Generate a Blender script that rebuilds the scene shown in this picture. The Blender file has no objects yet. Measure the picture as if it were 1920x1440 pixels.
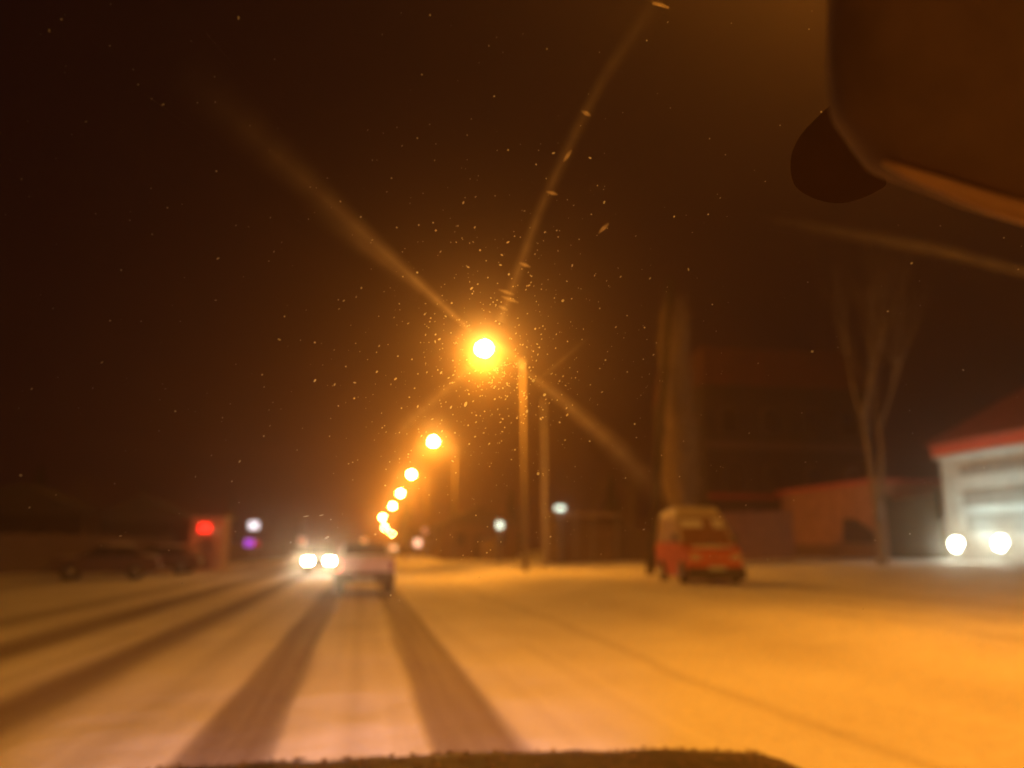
import bpy, bmesh, math, random
from mathutils import Vector, Matrix
random.seed(7)
R = math.radians
PI = math.pi
sc = bpy.context.scene
C = sc.collection

# ------------------------------------------------------------------ camera
EYE = Vector((0.0, 0.0, 1.35))
PITCH, YAW, F = R(12.03), R(10.77), 1440.0
FW = Vector((math.sin(YAW) * math.cos(PITCH), math.cos(YAW) * math.cos(PITCH), math.sin(PITCH)))
RT = Vector((math.cos(YAW), -math.sin(YAW), 0))
UP = RT.cross(FW)
cd = bpy.data.cameras.new('camera')
cam = bpy.data.objects.new('camera', cd)
C.objects.link(cam)
cam.location = EYE
cam.rotation_euler = (R(90) + PITCH, 0, -YAW)
cd.sensor_width = 36
cd.lens = 27
cd.clip_start = 0.05
cd.clip_end = 2000
cd.dof.use_dof = True
cd.dof.focus_distance = 0.62
cd.dof.aperture_fstop = 3.3
cd.dof.aperture_blades = 0
sc.camera = cam

# ------------------------------------------------------------------ world: night sky with a town's glow
w = bpy.data.worlds.new('World')
sc.world = w
w.use_nodes = True
nt = w.node_tree
nt.nodes.clear()
wo = nt.nodes.new('ShaderNodeOutputWorld')
bg1 = nt.nodes.new('ShaderNodeBackground')
bg2 = nt.nodes.new('ShaderNodeBackground')
add = nt.nodes.new('ShaderNodeAddShader')
sky = nt.nodes.new('ShaderNodeTexSky')
sky.sky_type = 'NISHITA'
sky.sun_disc = False
sky.sun_elevation = R(-12)
sky.sun_rotation = R(200)
nt.links.new(sky.outputs[0], bg1.inputs[0])
bg1.inputs[1].default_value = 0.05
tc = nt.nodes.new('ShaderNodeTexCoord')
ns = nt.nodes.new('ShaderNodeTexNoise')
ns.inputs['Scale'].default_value = 2.6
ns.inputs['Detail'].default_value = 3
nt.links.new(tc.outputs['Generated'], ns.inputs['Vector'])
cr = nt.nodes.new('ShaderNodeValToRGB')
cr.color_ramp.elements[0].position = 0.25
cr.color_ramp.elements[0].color = (0.0018, 0.0004, 0.0007, 1)
cr.color_ramp.elements[1].position = 0.75
cr.color_ramp.elements[1].color = (0.0040, 0.0008, 0.0010, 1)
nt.links.new(ns.outputs['Fac'], cr.inputs['Fac'])
nt.links.new(cr.outputs[0], bg2.inputs[0])
bg2.inputs[1].default_value = 1.0
nt.links.new(bg1.outputs[0], add.inputs[0])
nt.links.new(bg2.outputs[0], add.inputs[1])
nt.links.new(add.outputs[0], wo.inputs[0])

sc.view_settings.view_transform = 'Standard'
sc.view_settings.look = 'None'
sc.view_settings.exposure = 0.0
sc.view_settings.gamma = 1.0
sc.view_settings.use_curve_mapping = False
sc.cycles.use_denoising = True
sc.cycles.max_bounces = 5
sc.cycles.volume_bounces = 1
sc.cycles.transparent_max_bounces = 24
sc.cycles.caustics_reflective = False
sc.cycles.caustics_refractive = False
sc.cycles.sample_clamp_indirect = 4.0

SODIUM = (1.0, 0.328, 0.013)

# ------------------------------------------------------------------ helpers
def ray(px, py):
    return FW + RT * ((px - 960) / F) + UP * ((720 - py) / F)
def atY(px, py, Y):
    d = ray(px, py); return EYE + d * (Y / d.y)
def atX(px, py, X):
    d = ray(px, py); return EYE + d * (X / d.x)

def sstep(a, b, x):
    t = max(0.0, min(1.0, (x - a) / (b - a)))
    return t * t * (3 - 2 * t)
def ground_z(x, y):
    z = 0.30 * sstep(3.6, 7.5, x) + 0.45 * sstep(11, 26, x) + 0.12 * sstep(-9, -15, x)
    z -= 4.2 * sstep(170, 265, y)
    z += 0.10 * sstep(5.0, 6.2, x) * (1 - sstep(6.4, 8.0, x)) * (0.6 + 0.4 * math.sin(y * 0.5) * math.sin(y * 0.173 + 1))
    return z

def nodes_of(m):
    m.use_nodes = True
    t = m.node_tree
    return t, t.nodes['Principled BSDF']
MATS = {}
def mat(name, col, rough=0.7, metal=0.0, vary=0.18, scale=6.0, bump=0.0, spec=0.4, emit=None, estr=0.0):
    if name in MATS: return MATS[name]
    m = bpy.data.materials.new(name)
    t, b = nodes_of(m)
    b.inputs['Roughness'].default_value = rough
    b.inputs['Metallic'].default_value = metal
    b.inputs['Specular IOR Level'].default_value = spec
    co = t.nodes.new('ShaderNodeTexCoord')
    n = t.nodes.new('ShaderNodeTexNoise')
    n.inputs['Scale'].default_value = scale
    n.inputs['Detail'].default_value = 6
    t.links.new(co.outputs['Object'], n.inputs['Vector'])
    r = t.nodes.new('ShaderNodeValToRGB')
    r.color_ramp.elements[0].position = 0.3
    r.color_ramp.elements[1].position = 0.7
    r.color_ramp.elements[0].color = tuple(c * (1 - vary) for c in col) + (1,)
    r.color_ramp.elements[1].color = tuple(min(1, c * (1 + vary)) for c in col) + (1,)
    t.links.new(n.outputs['Fac'], r.inputs['Fac'])
    t.links.new(r.outputs[0], b.inputs['Base Color'])
    if bump:
        bp = t.nodes.new('ShaderNodeBump')
        bp.inputs['Strength'].default_value = bump
        bp.inputs['Distance'].default_value = 0.02
        t.links.new(n.outputs['Fac'], bp.inputs['Height'])
        t.links.new(bp.outputs[0], b.inputs['Normal'])
    if emit:
        b.inputs['Emission Color'].default_value = tuple(emit) + (1,)
        b.inputs['Emission Strength'].default_value = estr
    MATS[name] = m
    return m

def tag(o, label=None, cat=None, group=None, kind=None):
    if label: o['label'] = label
    if cat: o['category'] = cat
    if group: o['group'] = group
    if kind: o['kind'] = kind
    return o
def thing(name, label, cat, loc=(0, 0, 0), rz=0.0, group=None):
    o = bpy.data.objects.new(name, None)
    o.empty_display_size = 0.3
    C.objects.link(o)
    o.location = loc
    o.rotation_euler = (0, 0, rz)
    return tag(o, label, cat, group)

class MB:
    def __init__(s): s.bm = bmesh.new()
    def box(s, x0, x1, y0, y1, z0, z1, bev=0.0, top=(1, 1), shift=(0, 0)):
        cx, cy = (x0 + x1) / 2, (y0 + y1) / 2
        vs = []
        for z in (z0, z1):
            k = (1, 1) if z == z0 else top
            sh = (0, 0) if z == z0 else shift
            for (a, b) in ((x0, y0), (x1, y0), (x1, y1), (x0, y1)):
                vs.append(s.bm.verts.new((cx + (a - cx) * k[0] + sh[0], cy + (b - cy) * k[1] + sh[1], z)))
        fs = [s.bm.faces.new([vs[i] for i in q]) for q in
              ((3, 2, 1, 0), (4, 5, 6, 7), (0, 1, 5, 4), (1, 2, 6, 5), (2, 3, 7, 6), (3, 0, 4, 7))]
        if bev:
            es = list({e for f in fs for e in f.edges})
            bmesh.ops.bevel(s.bm, geom=es, offset=bev, segments=2, affect='EDGES', profile=0.6)
        return s
    def tube(s, pts, rad, seg=8, cap=True):
        pts = [Vector(p) for p in pts]
        if not isinstance(rad, (list, tuple)): rad = [rad] * len(pts)
        rings = []
        for i, p in enumerate(pts):
            a = pts[max(0, i - 1)]; b = pts[min(len(pts) - 1, i + 1)]
            d = (b - a).normalized()
            u = d.cross(Vector((0, 0, 1)) if abs(d.z) < 0.9 else Vector((1, 0, 0))).normalized()
            v = d.cross(u)
            rings.append([s.bm.verts.new(p + (u * math.cos(2 * PI * k / seg) + v * math.sin(2 * PI * k / seg)) * rad[i]) for k in range(seg)])
        for a, b in zip(rings, rings[1:]):
            for k in range(seg):
                s.bm.faces.new((a[k], a[(k + 1) % seg], b[(k + 1) % seg], b[k]))
        if cap:
            s.bm.faces.new(rings[0][::-1]); s.bm.faces.new(rings[-1])
        return s
    def prism(s, poly, axis, a, b, bev=0.0, scale_b=None):
        """poly: 2-D outline; extruded along axis ('x','y','z') from a to b"""
        def P(u, v, w):
            return {'x': (w, u, v), 'y': (u, w, v), 'z': (u, v, w)}[axis]
        A = [s.bm.verts.new(P(u, v, a)) for u, v in poly]
        B = [s.bm.verts.new(P(u, v, b)) for u, v in poly]
        fs = [s.bm.faces.new(A), s.bm.faces.new(B[::-1])]
        n = len(poly)
        for i in range(n):
            fs.append(s.bm.faces.new((A[(i + 1) % n], A[i], B[i], B[(i + 1) % n])))
        if bev:
            es = list({e for f in fs for e in f.edges})
            bmesh.ops.bevel(s.bm, geom=es, offset=bev, segments=2, affect='EDGES', profile=0.6)
        return s
    def hull_side(s, prof, halfw):
        """loft of a side profile (y,z) with a half width per point: closed body"""
        L = [s.bm.verts.new((-h, y, z)) for (y, z), h in zip(prof, halfw)]
        Rr = [s.bm.verts.new((h, y, z)) for (y, z), h in zip(prof, halfw)]
        n = len(prof)
        s.bm.faces.new(L[::-1]); s.bm.faces.new(Rr)
        for i in range(n):
            j = (i + 1) % n
            s.bm.faces.new((L[i], L[j], Rr[j], Rr[i]))
        return s
    def quad(s, a, b, c, d, th=0.01):
        a, b, c, d = map(Vector, (a, b, c, d))
        n = (b - a).cross(d - a).normalized() * th
        f = [s.bm.verts.new(p + n) for p in (a, b, c, d)]
        k = [s.bm.verts.new(p - n) for p in (a, b, c, d)]
        s.bm.faces.new(f); s.bm.faces.new(k[::-1])
        for i in range(4):
            j = (i + 1) % 4
            s.bm.faces.new((f[j], f[i], k[i], k[j]))
        return s
    def blob(s, c, r, sub=1, jit=0.0):
        g = bmesh.ops.create_icosphere(s.bm, subdivisions=sub, radius=1.0)
        for v in g['verts']:
            k = 1 + random.uniform(-jit, jit)
            v.co = Vector((v.co.x * r[0] * k, v.co.y * r[1] * k, v.co.z * r[2] * k)) + Vector(c)
        return s
    def build(s, name, m, parent=None, smooth=False, loc=None):
        bmesh.ops.recalc_face_normals(s.bm, faces=s.bm.faces[:])
        me = bpy.data.meshes.new(name)
        s.bm.to_mesh(me); s.bm.free()
        if smooth:
            for p in me.polygons: p.use_smooth = True
        me.materials.append(m)
        o = bpy.data.objects.new(name, me)
        C.objects.link(o)
        if parent: o.parent = parent
        if loc is not None: o.location = loc
        return o

def copy_tree(o, parent=None):
    c = o.copy(); C.objects.link(c)
    if parent: c.parent = parent
    for ch in list(o.children): copy_tree(ch, c)
    return c

def light(kind, name, loc, power, col, parent=None, radius=0.08, rot=None, spot=None, blend=1.0):
    d = bpy.data.lights.new(name, kind)
    d.energy = power; d.color = col
    d.shadow_soft_size = radius
    if spot: d.spot_size = R(spot); d.spot_blend = blend
    o = bpy.data.objects.new(name, d)
    C.objects.link(o)
    o.location = loc
    if rot: o.rotation_euler = rot
    if parent: o.parent = parent
    return o

# ------------------------------------------------------------------ materials
def snow_material(name, road=False):
    m = bpy.data.materials.new(name)
    t, b = nodes_of(m)
    N, L = t.nodes, t.links
    geo = N.new('ShaderNodeNewGeometry')
    sep = N.new('ShaderNodeSeparateXYZ'); L.new(geo.outputs['Position'], sep.inputs[0])
    def mth(op, a, b_=None, c=None, clamp=False):
        n = N.new('ShaderNodeMath'); n.operation = op; n.use_clamp = clamp
        for i, v in enumerate((a, b_, c)):
            if v is None: continue
            if isinstance(v, (int, float)): n.inputs[i].default_value = v
            else: L.new(v, n.inputs[i])
        return n.outputs[0]
    # fine grain + soft drifts
    n1 = N.new('ShaderNodeTexNoise'); n1.inputs['Scale'].default_value = 0.6; n1.inputs['Detail'].default_value = 5
    L.new(geo.outputs['Position'], n1.inputs['Vector'])
    n2 = N.new('ShaderNodeTexNoise'); n2.inputs['Scale'].default_value = 9; n2.inputs['Detail'].default_value = 6
    L.new(geo.outputs['Position'], n2.inputs['Vector'])
    # stretched noise running along the road
    mp = N.new('ShaderNodeMapping'); mp.inputs['Scale'].default_value = (5.0, 0.12, 1)
    L.new(geo.outputs['Position'], mp.inputs['Vector'])
    n3 = N.new('ShaderNodeTexNoise'); n3.inputs['Scale'].default_value = 1.0; n3.inputs['Detail'].default_value = 4
    L.new(mp.outputs[0], n3.inputs['Vector'])
    wob = N.new('ShaderNodeTexNoise'); wob.inputs['Scale'].default_value = 0.13; wob.inputs['Detail'].default_value = 2
    L.new(geo.outputs['Position'], wob.inputs['Vector'])
    xw = mth('ADD', sep.outputs['X'], mth('MULTIPLY', mth('SUBTRACT', wob.outputs['Fac'], 0.5), 0.16 if road else 1.2))
    xw = mth('ADD', xw, mth('MULTIPLY', mth('SUBTRACT', n3.outputs['Fac'], 0.5), 0.16))
    def band(c, hw, soft, amount):
        d = mth('ABSOLUTE', mth('SUBTRACT', xw, c))
        mr = N.new('ShaderNodeMapRange'); mr.interpolation_type = 'SMOOTHSTEP'
        mr.inputs['From Min'].default_value = hw + soft; mr.inputs['From Max'].default_value = max(0.0, hw - soft)
        mr.inputs['To Min'].default_value = 0; mr.inputs['To Max'].default_value = amount
        L.new(d, mr.inputs['Value'])
        return mr.outputs[0]
    if road:
        bands = [(-0.87, .29, .06, .95), (0.83, .32, .06, .92), (-0.02, .06, .09, .22),
                 (-2.85, .34, .22, 1.0), (-4.65, .42, .26, 1.0), (-3.6, .07, .1, .2), (-1.75, .10, .14, .25),
                 (-6.4, .3, .4, .7)]
    else:
        bands = [(3.5, .08, .10, .32), (9.2, .13, .15, .34), (7.5, .12, .14, .28), (5.3, .3, .5, .18), (11.5, .5, .8, .25), (-11.5, .8, .8, .5), (-14.5, .9, .8, .45)]
    acc = None
    for q in bands:
        o = band(*q)
        acc = o if acc is None else mth('MAXIMUM', acc, o)
    # tracks break up a little
    acc = mth('MULTIPLY', acc, mth('ADD', 0.52, mth('MULTIPLY', n3.outputs['Fac'], 0.85)), None, True)
    mix = N.new('ShaderNodeMix'); mix.data_type = 'RGBA'
    L.new(acc, mix.inputs['Factor'])
    c1 = N.new('ShaderNodeValToRGB')
    c1.color_ramp.elements[0].position = .25; c1.color_ramp.elements[0].color = (.54, .50, .48, 1)
    c1.color_ramp.elements[1].position = .75; c1.color_ramp.elements[1].color = (.84, .82, .81, 1)
    sm = mth('ADD', mth('MULTIPLY', n1.outputs['Fac'], .5), mth('MULTIPLY', n3.outputs['Fac'] if road else n2.outputs['Fac'], .5))
    L.new(sm, c1.inputs['Fac'])
    L.new(c1.outputs[0], mix.inputs['A'])
    mix.inputs['B'].default_value = (.215, .165, .145, 1)
    L.new(mix.outputs['Result'], b.inputs['Base Color'])
    b.inputs['Roughness'].default_value = .75
    b.inputs['Specular IOR Level'].default_value = .25
    bp = N.new('ShaderNodeBump'); bp.inputs['Strength'].default_value = .7; bp.inputs['Distance'].default_value = .09
    hh = mth('SUBTRACT', mth('ADD', mth('MULTIPLY', n2.outputs['Fac'], .3), mth('MULTIPLY', n1.outputs['Fac'], 2.0)), mth('MULTIPLY', acc, .6))
    L.new(hh, bp.inputs['Height'])
    L.new(bp.outputs[0], b.inputs['Normal'])
    return m

def volume_mat(name, density, g, col=(1, 1, 1), tight=None):
    m = bpy.data.materials.new(name)
    m.use_nodes = True
    t = m.node_tree
    t.nodes.clear()
    o = t.nodes.new('ShaderNodeOutputMaterial')
    v = t.nodes.new('ShaderNodeVolumePrincipled')
    v.inputs['Color'].default_value = tuple(col) + (1,)
    v.inputs['Density'].default_value = density
    v.inputs['Anisotropy'].default_value = g
    if tight:
        v2 = t.nodes.new('ShaderNodeVolumeScatter')
        v2.inputs['Color'].default_value = (1, .93, .85, 1)
        v2.inputs['Density'].default_value = tight[0]
        v2.inputs['Anisotropy'].default_value = tight[1]
        a = t.nodes.new('ShaderNodeAddShader')
        t.links.new(v.outputs[0], a.inputs[0]); t.links.new(v2.outputs[0], a.inputs[1])
        t.links.new(a.outputs[0], o.inputs['Volume'])
        return m
    t.links.new(v.outputs[0], o.inputs['Volume'])
    return m

def glow(name, col, s, base=None):
    return mat(name, base or tuple(min(1, c) for c in col), .4, emit=col, estr=s, vary=.03)

paint_silver = mat('silver lilac paint', (.56, .50, .53), .5, .1, .06, 3)
paint_red = mat('red van paint', (.60, .095, .034), .75, 0, .12, 2.5)
paint_dark = mat('dark paint', (.05, .045, .05), .35, .2, .1)
rubber = mat('tyre rubber', (.02, .018, .018), .85, vary=.3, scale=20)
rimm = mat('wheel rim', (.22, .2, .2), .4, .8)
glassd = mat('dark car glass', (.02, .018, .018), .12, 0, .05, spec=.8)
plastic = mat('black bumper plastic', (.035, .03, .03), .6)
chrome = mat('bright trim', (.6, .58, .56), .25, .9)
concrete = mat('pole concrete', (.15, .12, .105), .85, 0, .2, 9, .4)
wood_dark = mat('dark tarred wood', (.022, .014, .010), .85, 0, .35, 7, .5)
metal_grey = mat('lamp metal', (.30, .29, .28), .5, .6)
bark = mat('grey bark', (.17, .12, .085), .9, 0, .35, 7, .5)
birch = mat('pale birch bark', (.21, .165, .12), .85, 0, .4, 5, .4)
conifer = mat('dark needles', (.035, .04, .025), .9, 0, .4, 5)
plaster_brown = mat('brown plaster', (.40, .20, .13), .9, 0, .2, 1.3, .3)
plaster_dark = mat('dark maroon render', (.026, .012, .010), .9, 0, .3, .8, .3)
plaster_dim = mat('grimy dark plaster', (.13, .075, .055), .9, 0, .25, 1.3, .3)
plaster_pale = mat('pale render', (.50, .54, .54), .85, 0, .15, 1.1, .3)
band_grey = mat('grey cladding strip', (.24, .235, .22), .7, 0, .2, 2)
roof_red = mat('red sheet roof', (.36, .085, .045), .6, .1, .15, 1.5)
fascia_red = mat('red fascia board', (.50, .075, .050), .6, 0, .1, 2)
greenish = mat('dark green gate paint', (.055, .060, .030), .6, 0, .25, 2)
window_dark = mat('dark window', (.018, .014, .014), .15, 0, .1, spec=.8)
frame_m = mat('window frame', (.10, .065, .055), .6)
fence_m = mat('weathered fence boards', (.085, .055, .045), .9, 0, .35, 3, .4)
snow_m = mat('fresh snow', (.78, .76, .75), .8, 0, .06, 8, .6)

# ------------------------------------------------------------------ ground and road
def grid_sheet(name, xs, ys, m, lift=0.0, rough=0.0):
    random.seed(2)
    bm = bmesh.new()
    V = [[bm.verts.new((x, y, ground_z(x, y) + lift + (random.uniform(-rough, rough) if (x > 4.5 or x < -8) and y < 120 else 0))) for x in xs] for y in ys]
    for j in range(len(ys) - 1):
        for i in range(len(xs) - 1):
            bm.faces.new((V[j][i], V[j][i + 1], V[j + 1][i + 1], V[j + 1][i]))
    me = bpy.data.meshes.new(name); bm.to_mesh(me); bm.free()
    for p in me.polygons: p.use_smooth = True
    me.materials.append(m)
    o = bpy.data.objects.new(name, me); C.objects.link(o)
    o['kind'] = 'structure'
    return o
xs = [-160, -120, -90, -70, -50, -35] + [-28 + i * 1.0 for i in range(20)] + [-8 + i * .5 for i in range(24)] + [4 + i * .4 for i in range(25)] + [14.5 + i * 1.2 for i in range(18)] + [40, 50, 70, 95, 125, 160]
ys = [-35, -25, -15, -8, -4] + [i * .8 for i in range(75)] + [60 + i * 4 for i in range(30)] + [182 + i * 8 for i in range(18)]
grid_sheet('ground', xs, ys, snow_material('snowy verge'), 0, .035)
grid_sheet('road', [-8 + i * .5 for i in range(22)], ys, snow_material('packed snow road', True), .012)

# ------------------------------------------------------------------ street lamps
def street_lamp(lamp, foot, power, label, first=None):
    g = ground_z(foot[0], foot[1])
    if first: 
        root = copy_tree(first)
    else:
        root = thing('street_lamp', label, 'street lamp')
        H, A = 9.9, 1.5
        # built upright with the arm towards -x
        MB().tube([(0, 0, -.1), (0, 0, 1.2), (0, 0, H)], [.14, .115, .07], 12).build('pole', concrete, root, True)
        pts = [(0, 0, H - .5)] + [(-A * t, 0, H - .5 + .95 * math.sin(t * PI / 2)) for t in (.15, .35, .6, .85, 1)]
        MB().tube(pts, .04, 8).tube([(0, 0, H - .55), (0, 0, H - .2)], .12, 10).build('arm', metal_grey, root, True)
        hz = H + .45
        hd = MB().prism([(-A - .75, hz - .02), (-A - .72, hz + .10), (-A - .45, hz + .17), (-A + .02, hz + .12), (-A + .12, hz + .03), (-A + .05, hz - .04)], 'y', -.16, .16, .025).build('lamp_head', metal_grey, root, True)
        MB().blob((-A - .38, 0, hz - .10), (.32, .24, .31), 2).build('lens', glow('sodium lens', (1, .50, .10), 420.0, (.8, .7, .5)), hd, True)
        light('POINT', 'lamp_light', (-A - .38, 0, hz - .54), power, SODIUM, root, .09)
        light('SPOT', 'lamp_beam', (-A - .38, 0, hz - .57), power * .92, SODIUM, root, .09, (0, R(-19), 0), 126, 1.0)
    root['label'] = label; root['category'] = 'street lamp'; root['group'] = 'sodium street lamps along the right kerb'
    root.location = (foot[0], foot[1], g)
    dx, dy, dz = lamp[0] - foot[0], lamp[1] - foot[1], lamp[2] - g
    root.scale = (abs(dx) / 1.88, 1, dz / 10.30) if not first else (1, 1, dz / 10.30)
    root.rotation_euler = (0, R(-.6), 0)
    return root
LP = 3000
lp1 = atY(915, 650, 35)
first = street_lamp(lp1, (lp1.x + 1.80, 35), LP, 'nearest street lamp, glaring sodium head on a tall concrete pole')
first.scale = (1, 1, first.scale[2])
lab = ['second street lamp up the road, round glow on a dim pole left of the nearest',
       'third street lamp up the road, small orange head above the pale pickup',
       'fourth street lamp up the road in the curving row',
       'fifth street lamp up the road, just above the merging far lamps',
       'sixth street lamp up the road, uppermost of the merging far lamps',
       'seventh street lamp up the road, where the row begins to bend right',
       'distant street lamp, next to last in the row as it bends right',
       'farthest street lamp, small yellow one at the right end of the row']
spots = [(815, 826, 66), (773, 888, 96), (752, 924, 128), (737, 948, 163), (718, 969, 198), (722, 988, 229), (735, 1000, 260), (750, 1000, 291)]
for (px, py, Y), l in zip(spots, lab):
    p = atY(px, py, Y)
    street_lamp(p, (p.x + 1.88, Y), LP, l, first)
street_lamp((5.5, 5, 10.7), (7.35, 5), LP, 'street lamp overhead beside the camera, just above the frame', first)
street_lamp((5.5, -26, 10.7), (7.35, -26), LP, 'street lamp behind the camera', first)

# ------------------------------------------------------------------ bare utility poles
def util_pole(px0, py0, px1, py1, Y, r, m, label, arm=None):
    a, b = atY(px0, py0, Y), atY(px1, py1, Y)
    a.z = ground_z(a.x, Y) - .1
    root = thing('utility_pole', label, 'utility pole', a)
    d = b - a
    MB().tube([(0, 0, 0), d * .5, d], [r, r * .85, r * .7], 12).build('pole', m, root, True)
    if arm:
        t = d * .965
        MB().box(t.x - arm, t.x + arm, t.y - .05, t.y + .05, t.z - .06, t.z + .06, .01).build('crossarm', m, root)
        for k in (-1, -.4, .4, 1):
            MB().tube([(t.x + arm * .93 * k, t.y, t.z + .06), (t.x + arm * .93 * k, t.y, t.z + .2)], [.035, .05], 8).build('insulator', plaster_pale, root, True)
    return root, a + d * .965
util_pole(1022, 1052, 1020, 748, 45, .17, mat('weathered pale concrete', (.36, .31, .27), .85, 0, .2, 5, .4), 'pale concrete pole without a lamp, right of the nearest street lamp')
dpole, dtop = util_pole(1218, 1062, 1258, 520, 30, .175, wood_dark, 'dark leaning wooden pole beside the red van')

# ------------------------------------------------------------------ vehicles
def wheel(parent, x, y, r=.31, wdt=.19, out=1):
    t = MB().tube([(x - wdt / 2, y, r), (x - wdt / 2 + .03, y, r), (x + wdt / 2 - .03, y, r), (x + wdt / 2, y, r)], [r * .93, r, r, r * .93], 20).build('wheel', rubber, parent, True)
    xo = x + out * (wdt / 2 + .006)
    MB().tube([(xo - .012, y, r), (xo + .012, y, r)], [r * .6, r * .52], 16).build('rim', rimm, t, True)
    return t

def sedan(name, label, paint, loc, rz, group=None, tail=None, head=None, snowy=False, rack=False):
    """boxy sedan, nose towards local +y, 4.1 m long, 1.62 m wide"""
    root = thing(name, label, 'car', loc, rz, group)
    prof = [(-2.02, .42), (-2.05, .55), (-2.04, .86), (-1.98, .93), (-1.25, .97), (.70, .97), (1.85, .86), (2.0, .80), (2.03, .45), (1.9, .30), (-1.9, .30)]
    hw = [.76, .79, .79, .76, .78, .78, .76, .74, .76, .72, .72]
    b = MB().hull_side(prof, hw)
    bmesh.ops.bevel(b.bm, geom=b.bm.edges[:], offset=.035, segments=2, affect='EDGES')
    body = b.build('body', paint, root)
    # greenhouse (glass) and roof with pillars
    gp = [(-1.42, .955), (-.98, 1.35), (.30, 1.37), (.92, .955)]
    MB().hull_side(gp, [.70, .585, .585, .70]).build('window', glassd, root)
    rf = MB().hull_side([(-1.06, 1.345), (-1.0, 1.40), (.28, 1.42), (.36, 1.365)], [.60, .57, .57, .60])
    for sx in (-1, 1):
        rf.tube([(sx * .70, -1.44, .96), (sx * .59, -1.0, 1.37)], .035, 6)
        rf.tube([(sx * .70, .94, .96), (sx * .59, .33, 1.38)], .03, 6)
        rf.tube([(sx * .715, -.25, .96), (sx * .60, -.28, 1.38)], .03, 6)
    rf.build('roof', paint, root)
    MB().box(-.80, .80, -2.16, -2.0, .42, .56, .03).build('bumper', plastic, root)
    MB().box(-.80, .80, 2.0, 2.14, .40, .55, .03).build('bumper', plastic, root)
    MB().box(-.26, .26, -2.075, -2.055, .62, .73, .004).build('number_plate', plaster_pale, root)
    for sx in (-1, 1):
        lit = tail is None or tail == sx or tail == 2
        MB().box(sx * .62 - .13, sx * .62 + .13, -2.08, -2.03, .64, .82, .012).build('tail_light', MATS['tail lit'] if (lit and tail) else mat('tail lamp off', (.25, .02, .015), .3), root)
        MB().box(sx * .55 - .20, sx * .55 + .20, 2.01, 2.055, .53, .76, .02).build('headlight', MATS['head lit'] if head else chrome, root)
        for y in (-1.2, 1.25):
            wheel(root, sx * .70, y, out=sx)
        MB().box(sx * .83 - .06, sx * .83 + .06, .62, .70, .98, 1.10, .02).build('mirror', plastic, root)
    if rack:
        r = MB()
        for y in (-.75, .05):
            r.box(-.56, .56, y - .02, y + .02, 1.46, 1.49)
            for sx in (-1, 1): r.box(sx * .54 - .015, sx * .54 + .015, y - .015, y + .015, 1.40, 1.47)
        for sx in (-1, 1): r.box(sx * .50 - .015, sx * .50 + .015, -.74, .04, 1.465, 1.485)
        r.build('roof_rack', plastic, root)
    if snowy:
        s = MB()
        for (x, y, z, rx, ry, rz_) in ((0, -.35, 1.42, .60, .72, .12), (0, 1.3, .93, .70, .55, .10), (0, -1.66, .96, .68, .36, .10)):
            s.blob((x, y, z), (rx, ry, rz_), 3, .03)
        s.build('snow_cover', mat('grey old snow', (.30, .25, .23), .9), root, True)
    return root
glow('tail lit', (1, .10, .05), 2.2)
glow('head lit', (1, .88, .60), 280.0)

def pickup(label, loc):
    root = thing('pickup_truck', label, 'pickup truck', loc)
    prof = [(-2.3, .62), (-2.32, 1.02), (-2.26, 1.10), (-.35, 1.12), (1.5, 1.08), (2.2, .98), (2.3, .62), (2.1, .46), (-2.1, .46)]
    b = MB().hull_side(prof, [.80, .81, .80, .81, .80, .76, .76, .72, .72])
    bmesh.ops.bevel(b.bm, geom=b.bm.edges[:], offset=.03, segments=2, affect='EDGES')
    b.build('body', paint_silver, root)
    MB().box(-.66, .66, -2.345, -2.322, .66, 1.04, .01).build('tailgate', mat('tailgate paint', (.60, .50, .54), .5, .1, .1, 4), root)
    MB().hull_side([(-.42, 1.10), (-.30, 1.42), (.75, 1.44), (1.35, 1.07)], [.70, .60, .60, .72]).build('window', glassd, root)
    rf = MB().hull_side([(-.36, 1.41), (-.30, 1.475), (.72, 1.485), (.82, 1.42)], [.615, .58, .58, .615])
    rf.build('roof', mat('dark cab roof', (.10, .075, .07), .6), root)
    for sx in (-1, 1):
        MB().tube([(sx * .71, -.44, 1.10), (sx * .61, -.31, 1.45)], .04, 6).build('pillar', paint_silver, root)
        MB().tube([(sx * .72, 1.38, 1.08), (sx * .61, .78, 1.45)], .035, 6).build('pillar', paint_silver, root)
        MB().box(sx * .73 - .07, sx * .73 + .07, -2.36, -2.318, .70, .98, .012).build('tail_light', MATS['tail lit'] if sx < 0 else mat('tail lamp off', (.25, .02, .015), .3), root)
        MB().box(sx * .90 - .08, sx * .90 + .08, .95, 1.03, 1.08, 1.26, .02).build('mirror', plastic, root)
        MB().box(sx * .60 - .16, sx * .60 + .16, 2.26, 2.31, .68, .86, .02).build('headlight', chrome, root)
        for y in (-1.35, 1.35): wheel(root, sx * .70, y, .34, .22, out=sx)
        MB().box(sx * .70 - .12, sx * .70 + .12, -1.80, -1.765, .22, .50, .006).build('mud_flap', plastic, root)
    MB().box(-.82, .82, -2.46, -2.33, .36, .66, .03).build('bumper', plastic, root)
    MB().box(-.80, .80, 2.3, 2.42, .40, .60, .03).build('bumper', plastic, root)
    MB().box(-.26, .26, -2.475, -2.462, .44, .55, .004).build('number_plate', plaster_pale, root)
    MB().box(-.5, .5, -2.0, 1.9, .34, .455, .02).build('chassis', plastic, root)
    return root
# pale pickup ahead of us
g0 = .012
sil = pickup('pale silver pickup driving ahead in our lane, left tail light lit', (.09, 25.0, g0))
sil.scale = (1.03, 1, 1.0)
light('POINT', 'tail_glow', (-.73, -2.45, .84), 2, (1, .06, .03), sil, .05)
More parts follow.
